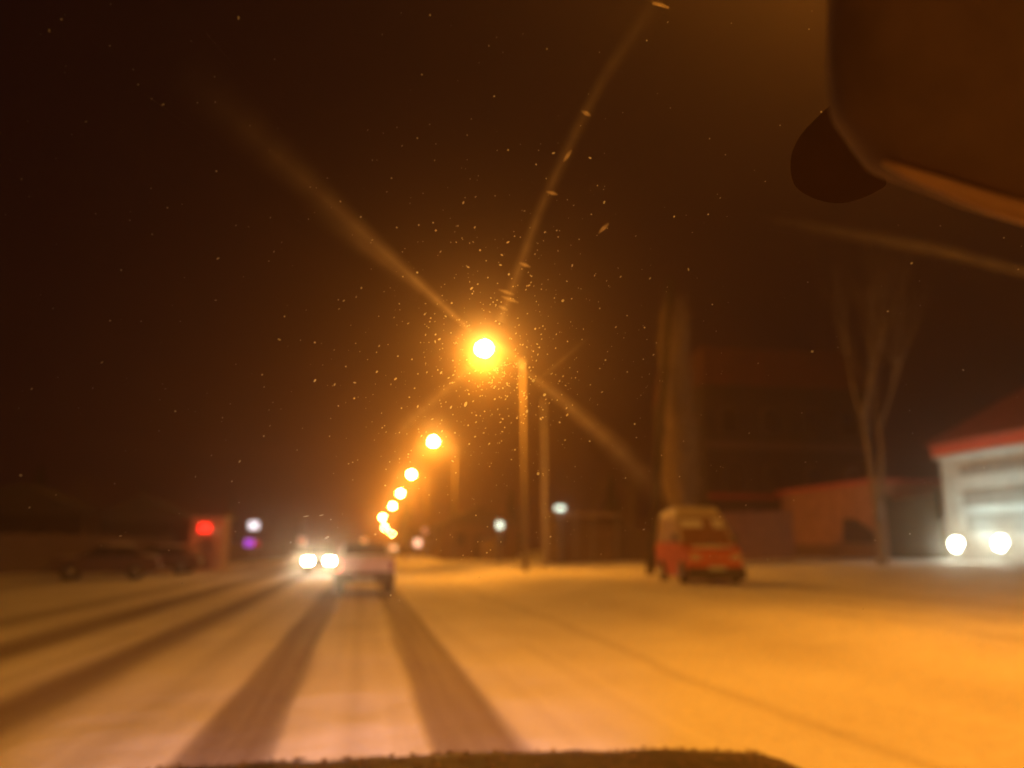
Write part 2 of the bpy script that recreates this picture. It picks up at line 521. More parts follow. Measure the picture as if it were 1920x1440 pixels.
# oncoming car
onc = sedan('oncoming_car', 'dark oncoming car with dazzling headlights left of the silver pickup', paint_dark, (-2.22, 44.5, g0), R(180), head=True)
for sx in (-1, 1):
    light('SPOT', 'headlight_beam', (sx * .56, 2.12, .65), 140, (1, .80, .50), onc, .09, (R(84), 0, R(-3)), 56, 1.0)

# red minivan, nose towards the right and us
def minivan(loc, rz):
    root = thing('minivan', 'red minivan with pale snow-dusted roof parked on the snowy verge', 'van', loc, rz)
    prof = [(-2.1, .45), (-2.12, 1.0), (-2.0, 1.12), (.95, 1.10), (1.55, .98), (1.98, .88), (2.05, .62), (2.02, .30), (1.9, .20), (-1.9, .20)]
    b = MB().hull_side(prof, [.84, .86, .86, .86, .84, .80, .80, .80, .78, .78])
    bmesh.ops.bevel(b.bm, geom=b.bm.edges[:], offset=.045, segments=2, affect='EDGES')
    b.build('body', paint_red, root)
    MB().hull_side([(-2.0, 1.10), (-1.82, 1.80), (.35, 1.82), (1.25, 1.07)], [.80, .70, .70, .78]).build('window', mat('reflection-toned van glass', (.26, .12, .07), .5), root)  # brown reflection of snow and interior is put into the glass colour
    rf = MB().hull_side([(-1.95, 1.76), (-1.86, 1.98), (-.2, 2.10), (.15, 2.06), (.50, 1.80)], [.74, .68, .66, .66, .70])
    bmesh.ops.bevel(rf.bm, geom=rf.bm.edges[:], offset=.04, segments=2, affect='EDGES')
    rf.build('roof', mat('pale cream roof paint', (.56, .47, .34), .5, 0, .1), root)
    for sx in (-1, 1):
        for pa, pb, pr in (((.79, 1.27, 1.08), (.70, .42, 1.80), .04), ((.80, .25, 1.08), (.71, .15, 1.80), .04), ((.81, -.95, 1.08), (.72, -.95, 1.80), .04), ((.81, -2.0, 1.08), (.72, -1.84, 1.80), .045)):
            MB().tube([(sx * pa[0], pa[1], pa[2]), (sx * pb[0], pb[1], pb[2])], pr, 6).build('pillar', MATS['pale cream roof paint'], root)
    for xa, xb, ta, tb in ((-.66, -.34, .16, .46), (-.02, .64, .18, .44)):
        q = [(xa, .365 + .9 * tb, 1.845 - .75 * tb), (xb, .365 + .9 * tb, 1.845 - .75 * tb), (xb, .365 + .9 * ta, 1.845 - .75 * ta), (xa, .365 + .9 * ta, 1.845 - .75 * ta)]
        MB().quad(*q, .012).build('pale_patch', snow_m, root)  # pale patches lying high on the windscreen glass
    MB().blob((0, 1.62, .98), (.66, .34, .06), 3, .05).build('snow_cover', snow_m, root, True)
    MB().blob((0, -.9, 2.04), (.62, .9, .07), 3, .04).build('snow_cover', snow_m, root, True)
    MB().box(-.86, .86, 2.0, 2.15, .16, .46, .04).build('bumper', plastic, root)
    MB().box(-.86, .86, -2.2, -2.08, .36, .56, .04).build('bumper', plastic, root)
    MB().box(-.36, .36, 2.035, 2.075, .64, .80, .01).build('grille', mat('pale red grille', (.55, .16, .10), .5), root)
    MB().box(-.26, .26, 2.16, 2.175, .40, .51, .004).build('number_plate', plaster_pale, root)
    for sx in (-1, 1):
        MB().box(sx * .60 - .17, sx * .60 + .17, 2.02, 2.075, .62, .82, .02).build('headlight', mat('clear headlight glass', (.62, .45, .40), .25, .2), root)
        MB().box(sx * .93 - .07, sx * .93 + .07, .95, 1.05, 1.12, 1.34, .02).build('mirror', plastic, root)
        for y in (-1.3, 1.3): wheel(root, sx * .78, y, .32, out=sx)
    return root
vg = ground_z(9.6, 21.5)
van = minivan((10.25, 23.0, vg - .03), R(174))
van.scale = (1.0, .82, 1.12)

# cars under snow on the far left verge
for (px, py, Y, rz, l) in ((196, 1078, 36, 100, 'snow-covered car parked on the dark left verge, nearest one'),
                           (300, 1074, 44, 84, 'snow-covered car parked on the left verge before the kiosk')):
    p = atY(px, py, Y)
    sedan('parked_car', l, mat('faded maroon paint', (.09, .045, .04), .8), (p.x, Y, ground_z(p.x, Y)), R(rz), 'snow-covered cars on the left verge', snowy=True)

# ------------------------------------------------------------------ trees
def limb(mb, p, d, length, r, depth, spread, up=.25, seg=6):
    n = 4
    pts, rad = [p.copy()], [r]
    for i in range(n):
        d = (d + Vector((random.uniform(-.12, .12), random.uniform(-.12, .12), up * .12))).normalized()
        p = p + d * (length / n)
        pts.append(p.copy()); rad.append(r * (1 - .45 * (i + 1) / n))
    mb.tube(pts, rad, seg)
    if depth == 0: return
    kids = 3 if depth > 1 else 4
    for k in range(kids):
        t = pts[2 + (k % 3)] if k else pts[-1]
        a = random.uniform(0, 2 * PI)
        side = Vector((math.cos(a), math.sin(a), 0))
        nd = (d * math.cos(spread) + side * math.sin(spread) + Vector((0, 0, up))).normalized()
        limb(mb, t, nd, length * random.uniform(.55, .78), rad[-1] * .8, depth - 1, spread, up, max(3, seg - 1))

def bare_tree(name, label, loc, h, r, m, forks=2, spread=.5, up=.25, depth=4, trunk_frac=.25, lean=(0, 0), group=None, m2=None):
    root = thing(name, label, 'tree', loc, random.uniform(0, 6) if forks != 9 else 0, group)
    th = h * trunk_frac
    MB().tube([(0, 0, -.1), (lean[0] * .3, lean[1] * .3, th * .5), (lean[0], lean[1], th)], [r * 1.15, r, r * .88], 10).build('trunk', m, root, True)
    c = MB()
    top = Vector((lean[0], lean[1], th - .05))
    for k in range(forks if forks != 9 else 2):
        a = (0 if k == 0 else PI) if forks == 9 else 2 * PI * k / forks + random.uniform(-.4, .4)
        s_ = .20 if forks == 9 else spread * .8
        d = Vector((math.cos(a) * math.sin(s_), math.sin(a) * math.sin(s_) * .6, math.cos(s_)))
        limb(c, top, d, h * .34, r * .72, depth, spread, up, 7)
    c.build('crown', m2 or m, root, True)
    return root

def G(x, y, dz=0): return (x, y, ground_z(x, y) + dz)
# tall narrow poplar behind the red van
p = atY(1284, 1050, 36)
random.seed(11)
pop = thing('poplar_tree', 'tall narrow bare poplar rising straight behind the red van', 'tree', G(p.x, 36))
MB().tube([(0, 0, -.1), (0, 0, 5), (0, 0, 12.5)], [.30, .22, .05], 10).build('trunk', bark, pop, True)
c = MB()
for i in range(480):
    z0 = random.uniform(1.8, 11.5)
    a = random.uniform(0, 2 * PI)
    rr = random.uniform(.45, 1.25) * (1 - .30 * z0 / 12.5)
    L_ = random.uniform(1.3, 2.6)
    q = [(0, 0, z0), (math.cos(a) * rr * .6, math.sin(a) * rr * .6, z0 + L_ * .35), (math.cos(a) * rr, math.sin(a) * rr, z0 + L_)]
    c.tube(q, [.034, .026, .010], 4)
    for k in range(3):
        e = Vector(q[1]).lerp(Vector(q[2]), random.random())
        c.tube([e, e + Vector((random.uniform(-.3, .3), random.uniform(-.3, .3), random.uniform(.4, .9)))], [.018, .008], 3)
c.build('crown', mat('pale poplar twigs', (.27, .20, .135), .9, 0, .3, 5), pop, True)
# pale forked tree between the annex and the shop
random.seed(5)
p = atY(1655, 1052, 30)
bare_tree('birch_tree', 'pale forked bare tree standing left of the floodlit shop', G(p.x, 30), 13.0, .20, birch, 9, .40, .55, 5, .14, group=None)
# far dark trees closing the road
spots = [(760, 96, 9, 0), (800, 110, 8, 1), (850, 92, 7, 0), (905, 88, 8.5, 1), (960, 80, 7.5, 0), (1100, 78, 9, 1), (1150, 70, 8, 0), (1185, 62, 7, 1), (1400, 66, 9, 0),
         (640, 330, 20, 1), (560, 240, 17, 0), (500, 190, 14, 1), (430, 150, 12, 0), (350, 130, 11, 1), (260, 110, 10, 0), (160, 95, 10, 1), (60, 85, 10, 0)]
wh = ['behind the pole of the second street lamp', 'beyond the far right verge', 'on the left horizon']
tl = []
random.seed(3)
def conifer_tree(loc, h, label, grp):
    root = thing('fir_tree', label, 'tree', loc, random.uniform(0, 6), grp)
    MB().tube([(0, 0, -.2), (0, 0, h * .9)], [.16, .03], 7).build('trunk', bark, root, True)
    c = MB()
    n = 260
    for i in range(n):
        t = i / n
        z = h * (.12 + .86 * t)
        rr = (1 - t) ** .8 * h * .20 * random.uniform(.55, 1.15) + .12
        a = i * 2.4 + random.uniform(-.3, .3)
        q0 = Vector((0, 0, z)); q1 = Vector((math.cos(a) * rr, math.sin(a) * rr, z - rr * .35))
        s_ = Vector((-math.sin(a), math.cos(a), 0)) * rr * .30
        mid = q0.lerp(q1, .6)
        v = [c.bm.verts.new(u) for u in (q0, mid + s_, q1, mid - s_)]
        c.bm.faces.new(v)
        v = [c.bm.verts.new(u) for u in (q0, mid + Vector((0, 0, rr * .15)), q1, mid - Vector((0, 0, rr * .22)))]
        c.bm.faces.new(v)
    c.build('crown', conifer, root)
    return root
names = ['straight above the near side of the road end', 'second right of the road end', 'behind the second street lamp pole', 'right of the second street lamp pole',
         'behind the small white yard lamp', 'behind the shed with the wide white lamp', 'left of the dark leaning pole', 'just behind the dark leaning pole', 'right of the red van, behind the low fence',
         'at the very end of the road', 'left of the road end', 'behind the faint lights left of the road', 'above the white and purple sign', 'behind the red-lit kiosk', 'between the kiosk and the snowy cars', 'above the nearest snowy car', 'at the left edge of the view']
for (px, Y, h, k), nm in zip(spots, names):
    p = atY(px, 1027, Y)
    if k == 0:
        conifer_tree(G(p.x, Y), h, 'dark fir tree ' + nm, 'dark trees along the horizon')
    else:
        bare_tree('bare_tree', 'dark bare tree ' + nm, G(p.x, Y), h, .2, bark, 3, .6, .2, 3, .25, group='dark trees along the horizon')

# ------------------------------------------------------------------ shop with floodlit front (front wall lies in the plane X = SX)
SX = 28.0
def yat(px, py=1000): return atX(px, py, SX).y
def zat(px, py): return atX(px, py, SX).z
y_far, y_near = yat(1778), 14.0
gz = ground_z(SX, 30)
ztop = zat(1850, 838)
zroof = 1.35 + (10.49 - 1.35) * .8
shop = thing('shop_building', 'floodlit pale shop front with red fascia and red sheet roof', 'building', (SX, y_far, gz))
def LB(mb, x0, x1, y0, y1, z0, z1, bev=0): return mb.box(x0 - SX, x1 - SX, y0 - y_far, y1 - y_far, z0 - gz, z1 - gz, bev)
LB(MB(), SX, SX + 12, y_near, y_far, gz - .3, ztop).build('wall', plaster_pale, shop)
for py0, py1 in ((866, 888), (918, 948), (965, 998)):
    z1, z0 = zat(1850, py0), zat(1850, py1)
    k = MB()
    y = y_far - 1.3
    while y > y_near + .4:
        LB(k, SX - .05, SX + .02, max(y - 4.4, y_near + .3), y, z0, z1, .01)
        y -= 4.8
    k.build('cladding_band', band_grey, shop)
LB(MB(), SX - .28, SX - .002, y_near - .1, y_far + .25, ztop - .10, ztop + .42, .02).build('fascia', fascia_red, shop)
LB(MB(), SX - .22, SX - .004, y_near - .1, y_far + .2, ztop - .26, ztop - .104, .01).build('soffit_trim', plaster_pale, shop)
rfm = MB().prism([(SX - .6 - SX, ztop + .42 - gz), (SX + 12.4 - SX, ztop + .42 - gz), (6.0, zroof + 1.0 - gz)], 'y', y_near - .3 - y_far, .45)
roof = rfm.build('roof', roof_red, shop)
sm = MB()
for i in range(26):
    yy = .35 - i * .75
    sm.tube([(-.58, yy, ztop + .46 - gz), (6.0, yy, zroof + 1.04 - gz)], .03, 4)
sm.build('seam', roof_red, roof)
LB(MB(), SX - .06, SX + .01, y_far - .55, y_far - .02, gz, ztop - .3, .02).build('corner_pilaster', plaster_pale, shop)

# floodlights standing at the foot of the shop wall
def flood(px, py, label):
    q = atX(px, py, SX - 1.5)
    g = ground_z(q.x, q.y)
    zc = q.z
    root = thing('floodlight', label, 'floodlight', (q.x, q.y, g), 0, 'white floodlights at the foot of the shop wall')
    h = zc - g
    MB().tube([(0, 0, -.05), (0, 0, h - .2)], .035, 8).box(-.18, .18, -.18, .18, 0, .05, .01).build('stand', metal_grey, root)
    hd = MB().prism([(-.18, h - .24), (.10, h - .28), (.24, h + .05), (.02, h + .24)], 'y', -.26, .26, .02).build('housing', metal_grey, root)
    MB().blob((-.06, 0, h + .02), (.29, .27, .29), 2).build('lens', glow('cool flood lens', (.93, 1.0, .80), 66.0), hd, True)
    light('SPOT', 'flood_light', (.30, 0, h + .12), 150, (.56, .98, 1.0), root, .10, (0, R(-150), 0), 120, 1.0)
    light('POINT', 'flood_spill', (-.50, 0, h + .05), 45, (.86, 1.0, .72), root, .1)
    return root
flood(1797, 1022, 'left one of two white floodlights at the foot of the pale shop wall')
flood(1880, 1020, 'right one of two white floodlights, nearer the frame edge by the shop wall')

# dark gate between shop and annex
ya, yb = yat(1745), yat(1652)
gt = thing('gate', 'dark green sheet gate between the shop and the brown annex', 'gate', (SX + .6, ya, gz))
zt = zat(1700, 932)
MB().box(-.04, .04, .05, (yb - ya) - .05, .05, zt - gz, .01).build('gate_leaf', greenish, gt)
for yy in (0, yb - ya):
    MB().box(-.12, .12, yy - .08, yy + .08, -.2, zt - gz + .25, .015).build('gate_post', greenish, gt)
MB().box(-.07, -.042, .1, yb - ya - .1, 1.0, 1.12).box(-.07, -.042, .1, yb - ya - .1, zt - gz - .4, zt - gz - .28).build('gate_rail', plastic, gt)

# low brown annex with sloping dark opening
yc = yat(1470)
za = zat(1600, 902)
an = thing('annex_building', 'low brown annex with red roof edge and one dark slanted window', 'building', (SX, yb + .1, gz))
MB().box(0, 7, 0, yc - yb, -.8, za - gz - .25).build('wall', plaster_brown, an)
MB().box(-.25, 7.2, -.1, yc - yb + .2, za - gz - .25, za - gz, .02).build('roof', fascia_red, an)
def AP(px, py):
    q = atX(px, py, SX); return (q.y - yb - .1, q.z - gz)
op = [AP(1583, 972), AP(1583, 1018), AP(1645, 1020), AP(1642, 1000), AP(1606, 974)]
op = op
wdm = MB().prism(op, 'x', -.05, .03).build('window', window_dark, an)
q = [(-.07, a, b) for a, b in op]
MB().tube(q + [q[0]], .05, 5).build('frame', frame_m, wdm)
MB().box(-.04, .01, .3, yc - yb - .3, -.3, .8, .01).build('plinth', mat('dark plinth', (.16, .09, .06), .9), an)

# dark apartment block behind
HY = 51.0
hx0, hx1 = atY(1328, 900, HY).x, atY(1640, 900, HY).x
htop = atY(1480, 655, HY).z
hg = ground_z(hx0, HY)
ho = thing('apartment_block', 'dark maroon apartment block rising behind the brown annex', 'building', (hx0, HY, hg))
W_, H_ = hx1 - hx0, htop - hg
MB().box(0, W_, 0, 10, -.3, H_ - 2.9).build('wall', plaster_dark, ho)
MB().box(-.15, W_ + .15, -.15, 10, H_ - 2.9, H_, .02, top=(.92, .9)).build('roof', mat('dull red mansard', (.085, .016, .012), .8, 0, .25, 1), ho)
MB().box(-.1, W_ + .1, -.12, -.002, 7.55, 8.15, .02).build('string_course', mat('greyish course', (.085, .055, .05), .9), ho)
MB().box(-.08, W_ + .08, -.10, -.003, 4.0, 4.35, .02).build('string_course', mat('red course', (.30, .04, .03), .9), ho)
for fl in range(4):
    for k in range(4):
        x = 1.9 + k * (W_ - 3.6) / 3
        z = 1.2 + fl * 3.35 if fl < 2 else 2.0 + fl * 3.35
        if z + 1.8 > H_ - 2.2: continue
        arc = [(x - .65, z), (x + .65, z), (x + .65, z + 1.4)] + [(x + .65 * math.cos(a * PI / 6), z + 1.4 + .5 * math.sin(a * PI / 6)) for a in range(1, 6)] + [(x - .65, z + 1.4)]
        fr = MB().prism([(x + (u - x) * 1.14, z + .8 + (v - z - .8) * 1.1) for u, v in arc], 'y', -.05, -.004).build('window', frame_m, ho)
        MB().prism(arc, 'y', -.07, -.052).box(x - .03, x + .03, -.09, -.071, z, z + 1.8).build('pane', window_dark, fr)

# low board fence right of the van and on along the right side
def fence(a, b, h, m, label, step=2.4, dark=True):
    A = Vector((a[0], a[1], ground_z(*a))); B = Vector((b[0], b[1], ground_z(*b)))
    L_ = (B - A).length
    root = thing('fence', label, 'fence', A, math.atan2(B.y - A.y, B.x - A.x))
    n = max(1, int(L_ / step))
    pn = MB()
    x = 0
    while x < L_ - .1:
        hh = h + random.uniform(-.05, .05)
        zz = ground_z(*(A.lerp(B, x / L_)).xy) - A.z
        pn.box(x, x + .17, -.015, .015, zz - .1, zz + hh)
        x += .19
    pn.build('board_panel', m, root)
    for i in range(n + 1):
        xx = L_ * i / n
        zz = ground_z(*(A.lerp(B, i / n)).xy) - A.z
        MB().box(xx - .06, xx + .06, .02, .14, zz - .2, zz + h + .15, .01).build('post', m, root)
    return root
random.seed(9)
a, b = atY(1335, 1050, 41), atY(1472, 1050, 41)
fence((a.x, 41), (b.x + .6, 41), 2.7, plaster_brown if False else mat('reddish fence boards', (.20, .09, .06), .9, 0, .3, 3), 'reddish brown board fence between the red van and the annex')
a, b = atY(1090, 1050, 52), atY(1300, 1050, 46)
fence((a.x, 52), (b.x, 46), 2.1, fence_m, 'dim board fence behind the dark leaning pole')
a, b = atY(770, 1050, 100), atY(930, 1050, 60)
fence((a.x + 1, 100), (b.x, 60), 1.7, fence_m, 'low dark fence running back along the far right verge')
a, b = atY(-40, 1085, 34), atY(340, 1060, 56)
fence((-19, 30), (-12.8, 56), 1.9, fence_m, 'long dark board fence along the left side of the road')
fence((-12.6, 66), (-9.8, 110), 1.7, fence_m, 'far dark fence on the left beyond the lit signs')

# ------------------------------------------------------------------ small lit things
def sm_house(px, Y, wd, h, label, col, lit=None, rz=0):
    p = atY(px, 1040, Y)
    g = ground_z(p.x, Y)
    root = thing('small_house', label, 'house', (p.x, Y, g), rz)
    MB().box(-wd / 2, wd / 2, 0, 6, -.3, h).build('wall', col, root)
    MB().prism([(-wd / 2 - .4, h), (wd / 2 + .4, h), (0, h + wd * .26)], 'y', -.4, 6.4).build('roof', mat('snowy dark roof', (.07, .055, .05), .85), root)
    for k in (-1, 1):
        f = MB().box(k * wd * .26 - .5, k * wd * .26 + .5, -.05, -.003, 1.1, 2.3).build('window', frame_m, root)
        MB().box(k * wd * .26 - .42, k * wd * .26 + .42, -.07, -.052, 1.18, 2.22).build('pane', window_dark, f)
    MB().box(-.45, .45, -.05, -.003, 0, 2.05).build('door', wood_dark, root)
    return root
sm_house(900, 66, 6.5, 2.9, 'low dim house behind the small white yard lamp', plaster_dim)
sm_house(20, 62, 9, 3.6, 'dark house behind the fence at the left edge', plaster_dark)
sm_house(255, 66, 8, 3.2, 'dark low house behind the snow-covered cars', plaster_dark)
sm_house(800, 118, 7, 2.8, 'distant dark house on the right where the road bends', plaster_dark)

# shed with pale posts and the wide white lamp
p = atY(1100, 1050, 50); g = ground_z(p.x, 50)
shd = thing('shed', 'open dim shed with pale posts under the wide white lamp', 'shed', (p.x, 50, g))
MB().box(-1.9, 1.9, .2, 3.2, -.2, 2.9).build('wall', plaster_dim, shd)
MB().box(-2.1, 2.1, -1.1, 3.4, 3.0, 3.22, .02).build('roof', mat('shed sheet roof', (.22, .15, .12), .8), shd)
for x in (-1.9, -.95, .2, 1.85):
    MB().box(x - .09, x + .09, -1.0, -.82, -.2, 3.0, .01).build('post', concrete, shd)
def yard_lamp(px, py, Y, sx, sz, s, label, col=(.82, 1, .86), post=True, power=5, name='yard_lamp'):
    q = atY(px, py, Y); g = ground_z(q.x, Y); h = q.z - g
    root = thing(name, label, 'lamp', (q.x, Y, g))
    if post: MB().tube([(0, .12, -.1), (0, .12, h + .1)], [.06, .04], 8).tube([(0, .12, h + .08), (0, -.02, h + .12)], .025, 6).build('post', metal_grey, root, True)
    hd = MB().box(-sx - .04, sx + .04, -.05, .10, h + sz, h + sz + .08, .01).build('housing', metal_grey, root)
    MB().box(-sx, sx, -.06, .06, h - sz, h + sz - .003, .02).build('lens', glow('lens ' + name + str(px), col, s), hd)
    if power: light('POINT', 'lamp_light', (0, -.3, h), power, col, root, .08)
    return root
yard_lamp(937, 985, 50, .20, .20, 1.1, 'small cool white yard lamp left of the nearest lamp pole')
yard_lamp(1050, 953, 48.6, .34, .13, 1.1, 'wide cool white lamp right of the pale lampless pole')
yard_lamp(783, 1018, 90, .40, .40, 1.5, 'distant warm white lamp low on the right of the road end', (1, .62, .42), power=4)
yard_lamp(797, 996, 112, .34, .34, .8, 'faint pinkish lamp above the distant warm white one', (1, .5, .34), power=0)
yard_lamp(738, 1028, 90, .30, .30, 1.3, 'distant pale lamp just right of the silver pickup', (1, .60, .30), power=3)
yard_lamp(683, 1014, 150, .5, .5, .8, 'faint far lamp above the silver pickup roof', (1, .52, .2), power=0)
yard_lamp(566, 1014, 90, .42, .42, .28, 'faint far light above the dazzling headlights', (1, .62, .5), power=0)
yard_lamp(476, 985, 60, .36, .28, 1.1, 'white lit box on the pole of the purple sign', (.95, .92, 1), power=4)
yard_lamp(474, 988, 59.6, .28, .15, .0, 'x', power=0) if False else None

# purple and red sign under it
q = atY(474, 1018, 60); g = ground_z(q.x, 60)
sg = thing('lit_sign', 'small purple and red lit sign under the white lit box', 'sign', (q.x, 59.7, g))
h = q.z - g
MB().box(-.62, .62, .0, .12, h - .32, h + .32, .02).build('sign_case', metal_grey, sg)
MB().box(-.52, .10, -.03, -.003, h - .24, h + .24, .01).build('sign_face', glow('purple face', (.45, .06, .85), 1.1), sg)
MB().box(.14, .54, -.03, -.003, h - .22, h + .16, .01).build('sign_face', glow('dim red face', (.6, .03, .05), .55), sg)
MB().tube([(0, .18, -.1), (0, .18, h + .2)], .06, 8).build('post', metal_grey, sg)

# kiosk with red lit sign
kx0, kx1 = atY(352, 1060, 50).x, atY(414, 1060, 50).x
kg = ground_z(kx0, 50)
ks = thing('kiosk', 'small pale kiosk with dark arched doorway on the left verge', 'kiosk', ((kx0 + kx1) / 2, 50, kg))
kw, kh = (kx1 - kx0) / 2, atY(380, 972, 50).z - kg
arch = [(-kw, -.1), (-kw, kh), (kw, kh), (kw, -.1), (.42, -.1), (.42, 1.5), (.30, 1.85), (0, 2.0), (-.30, 1.85), (-.42, 1.5), (-.42, -.1)]
MB().prism(arch, 'y', 0, .25).box(-kw, kw, .9, 2.4, -.1, kh - .1).box(-kw, -kw + .2, .25, .9, -.1, kh - .05).box(kw - .2, kw, .25, .9, -.1, kh - .05).build('wall', mat('kiosk wall', (.42, .27, .20), .85, 0, .2, 2), ks)
MB().box(-kw - .15, kw + .15, -.2, 2.5, kh, kh + .14, .02).build('roof', metal_grey, ks)
MB().box(-.25, .25, .86, .898, 1.0, 1.5, .01).build('window', mat('dim kiosk pane', (.35, .25, .2), .4), ks)
MB().box(-kw - .5, -kw - .02, .1, 1.6, -.1, 1.6, .02).build('side_counter', plaster_brown, ks)
q = atY(384, 990, 49.8)
rs = thing('red_sign', 'glowing red sign over the kiosk doorway', 'sign', (q.x, 49.8, q.z))
MB().box(-.46, .46, .02, .16, -.34, .34, .02).build('sign_case', metal_grey, rs)
MB().box(-.38, .38, -.02, .018, -.27, .27, .015).build('sign_face', glow('red face', (1, .035, .02), 1.5), rs)
light('POINT', 'sign_light', (0, -.4, 0), 22, (1, .05, .03), rs, .1)
MB().box(.50, .86, .0, .12, -.34, .02, .02).build('side_panel', mat('dim side panel', (.45, .36, .30), .6, emit=(.5, .3, .2), estr=.12), rs)

# ------------------------------------------------------------------ our own car: bonnet, headlights, windscreen, mirror
own = thing('own_car', 'dark snow-dusted bonnet, windscreen and mirror of the car the view is from', 'car', (.22, 0, 0))
bm = bmesh.new()
nx, ny = 40, 26
V = []
def hood_z(u, v):      # u -1..1 across, v 0..1 from the cowl to the nose
    return .882 - .020 * abs(u) ** 2.2 - .014 * abs(u) ** 10 - .012 * u + .0012 * math.sin(u * 9 + 1) + .002 * math.sin(u * 23) - .02 * (1 - v) - (.16 * max(0, v - .86) ** 1.5 / .05)
for j in range(ny + 1):
    v = j / ny
    V.append([bm.verts.new((.88 * (i / nx * 2 - 1) * (1 - .06 * v), .95 + 1.15 * v, hood_z(i / nx * 2 - 1, v) + random.uniform(-.002, .002))) for i in range(nx + 1)])
for j in range(ny):
    for i in range(nx): bm.faces.new((V[j][i], V[j][i + 1], V[j + 1][i + 1], V[j + 1][i]))
mb = MB(); mb.bm.free(); mb.bm = bm
bmesh.ops.solidify(bm, geom=bm.faces[:], thickness=.02)
hoodm = mat('dark brown bonnet paint', (.085, .055, .045), .6, 0, .5, 18, .3)
mb.build('bonnet', hoodm, own, True)
s = MB()
random.seed(21)
for i in range(2200):
    u = random.uniform(-.97, .97); v = random.random() ** .7
    r = random.uniform(.002, .0065)
    s.blob((.88 * u * (1 - .06 * v), .95 + 1.15 * v, hood_z(u, v) + .001), (r, r * random.uniform(.8, 1.6), r * .7), 1, .2)
tag(s.build('snow_crumbs', mat('dirty snow crumbs', (.26, .17, .13), .9, 0, .7, 30), own), kind='stuff')
MB().box(-.86, .86, 1.98, 2.12, .38, .70, .04).build('front_bumper', plastic, own)
for sx in (-1, 1):
    MB().box(sx * .66 - .17, sx * .66 + .17, 2.10, 2.15, .52, .68, .02).build('headlight', glow('own headlight lens', (1, .85, .8), 4.0), own)
    light('SPOT', 'headlight_beam', (sx * .66 - .1, 2.22, .62), 860, (1, .60, .64), own, .06, (R(84), 0, R(1.5 + 3 * -sx)), 48, 1.0)
MB().box(-.84, .84, .78, .949, .76, .80, .01).build('scuttle', plastic, own)

# windscreen: raked pane; its film of dust scatters forward a little
PW = Vector((0, .62, 1.35))            # a point of the pane
NW = Vector((0, math.cos(R(24)), math.sin(R(24)))).normalized()      # towards outside
TU = Vector((1, 0, 0)); TV = NW.cross(TU) * -1
if TV.z < 0: TV = -TV
def on_glass(px, py, off=0.0):
    d = ray(px, py)
    t = ((PW + NW * off) - EYE).dot(NW) / d.dot(NW)
    return EYE + d * t
OFF = Vector((-.22, 0, 0))
def slab(name, off, th, m, x0=-.80, x1=1.24, v0=-.56, v1=.66, parent=own):
    b = MB()
    c = []
    for o_ in (off, off + th):
        for (u, v) in ((x0, v0), (x1, v0), (x1, v1), (x0, v1)):
            c.append(b.bm.verts.new(PW + NW * o_ + TU * u + TV * v + OFF))
    for q in ((3, 2, 1, 0), (4, 5, 6, 7), (0, 1, 5, 4), (1, 2, 6, 5), (2, 3, 7, 6), (3, 0, 4, 7)):
        b.bm.faces.new([c[i] for i in q])
    return b.build(name, m, parent)
WSC = slab('windscreen', 0, .005, volume_mat('dusty windscreen film', 8.0, .91, (1, .68, .52), (17.0, .984)))

def gp_(u, v): return PW + TU * u + TV * v + OFF
MB().tube([gp_(x, v) for x, v in ((-.80, -.56), (-.84, 0), (-.82, .66), (-.4, .70), (.22, .72), (.84, .70), (1.26, .66), (1.28, 0), (1.24, -.56))], .045, 8).build('windscreen_frame', plastic, own, True)

# wiper smears, mostly shaped as the lamp's starburst glare, thickest along the middle
def glare_smear(pts, wid, th, m, name='glare_smear', seg=8):
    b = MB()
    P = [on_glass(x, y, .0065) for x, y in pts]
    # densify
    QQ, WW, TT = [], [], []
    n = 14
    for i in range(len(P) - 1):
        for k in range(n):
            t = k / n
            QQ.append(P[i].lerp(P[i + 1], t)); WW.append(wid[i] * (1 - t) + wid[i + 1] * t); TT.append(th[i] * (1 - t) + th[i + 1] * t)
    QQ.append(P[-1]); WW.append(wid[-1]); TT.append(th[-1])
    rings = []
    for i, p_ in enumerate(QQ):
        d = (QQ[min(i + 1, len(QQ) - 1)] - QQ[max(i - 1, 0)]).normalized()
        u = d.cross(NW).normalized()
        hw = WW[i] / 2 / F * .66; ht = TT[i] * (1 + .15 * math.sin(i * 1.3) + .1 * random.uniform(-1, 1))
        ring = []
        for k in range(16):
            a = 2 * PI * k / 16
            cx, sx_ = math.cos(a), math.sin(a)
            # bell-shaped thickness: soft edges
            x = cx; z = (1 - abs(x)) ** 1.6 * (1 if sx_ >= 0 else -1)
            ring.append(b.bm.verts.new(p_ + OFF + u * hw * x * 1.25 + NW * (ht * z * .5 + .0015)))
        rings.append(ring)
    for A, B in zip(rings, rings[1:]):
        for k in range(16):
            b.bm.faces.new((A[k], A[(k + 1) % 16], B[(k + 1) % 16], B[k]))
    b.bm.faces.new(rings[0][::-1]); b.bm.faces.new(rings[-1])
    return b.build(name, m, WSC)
smm = volume_mat('smeary glare film', 80.0, .84, (1, .86, .74))
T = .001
glare_smear([(884, 622), (800, 545), (640, 400), (500, 275), (330, 120)], [10, 22, 42, 70, 100], [3.2 * T, 2.8 * T, 1.5 * T, .8 * T, .05 * T], smm)
glare_smear([(790, 552), (690, 470), (570, 385)], [20, 34, 40], [.2 * T, .9 * T, .05 * T], smm)
glare_smear([(975, 688), (1060, 755), (1150, 835), (1250, 940)], [14, 30, 44, 60], [1.5 * T, 2.0 * T, 1.7 * T, .1 * T], smm)
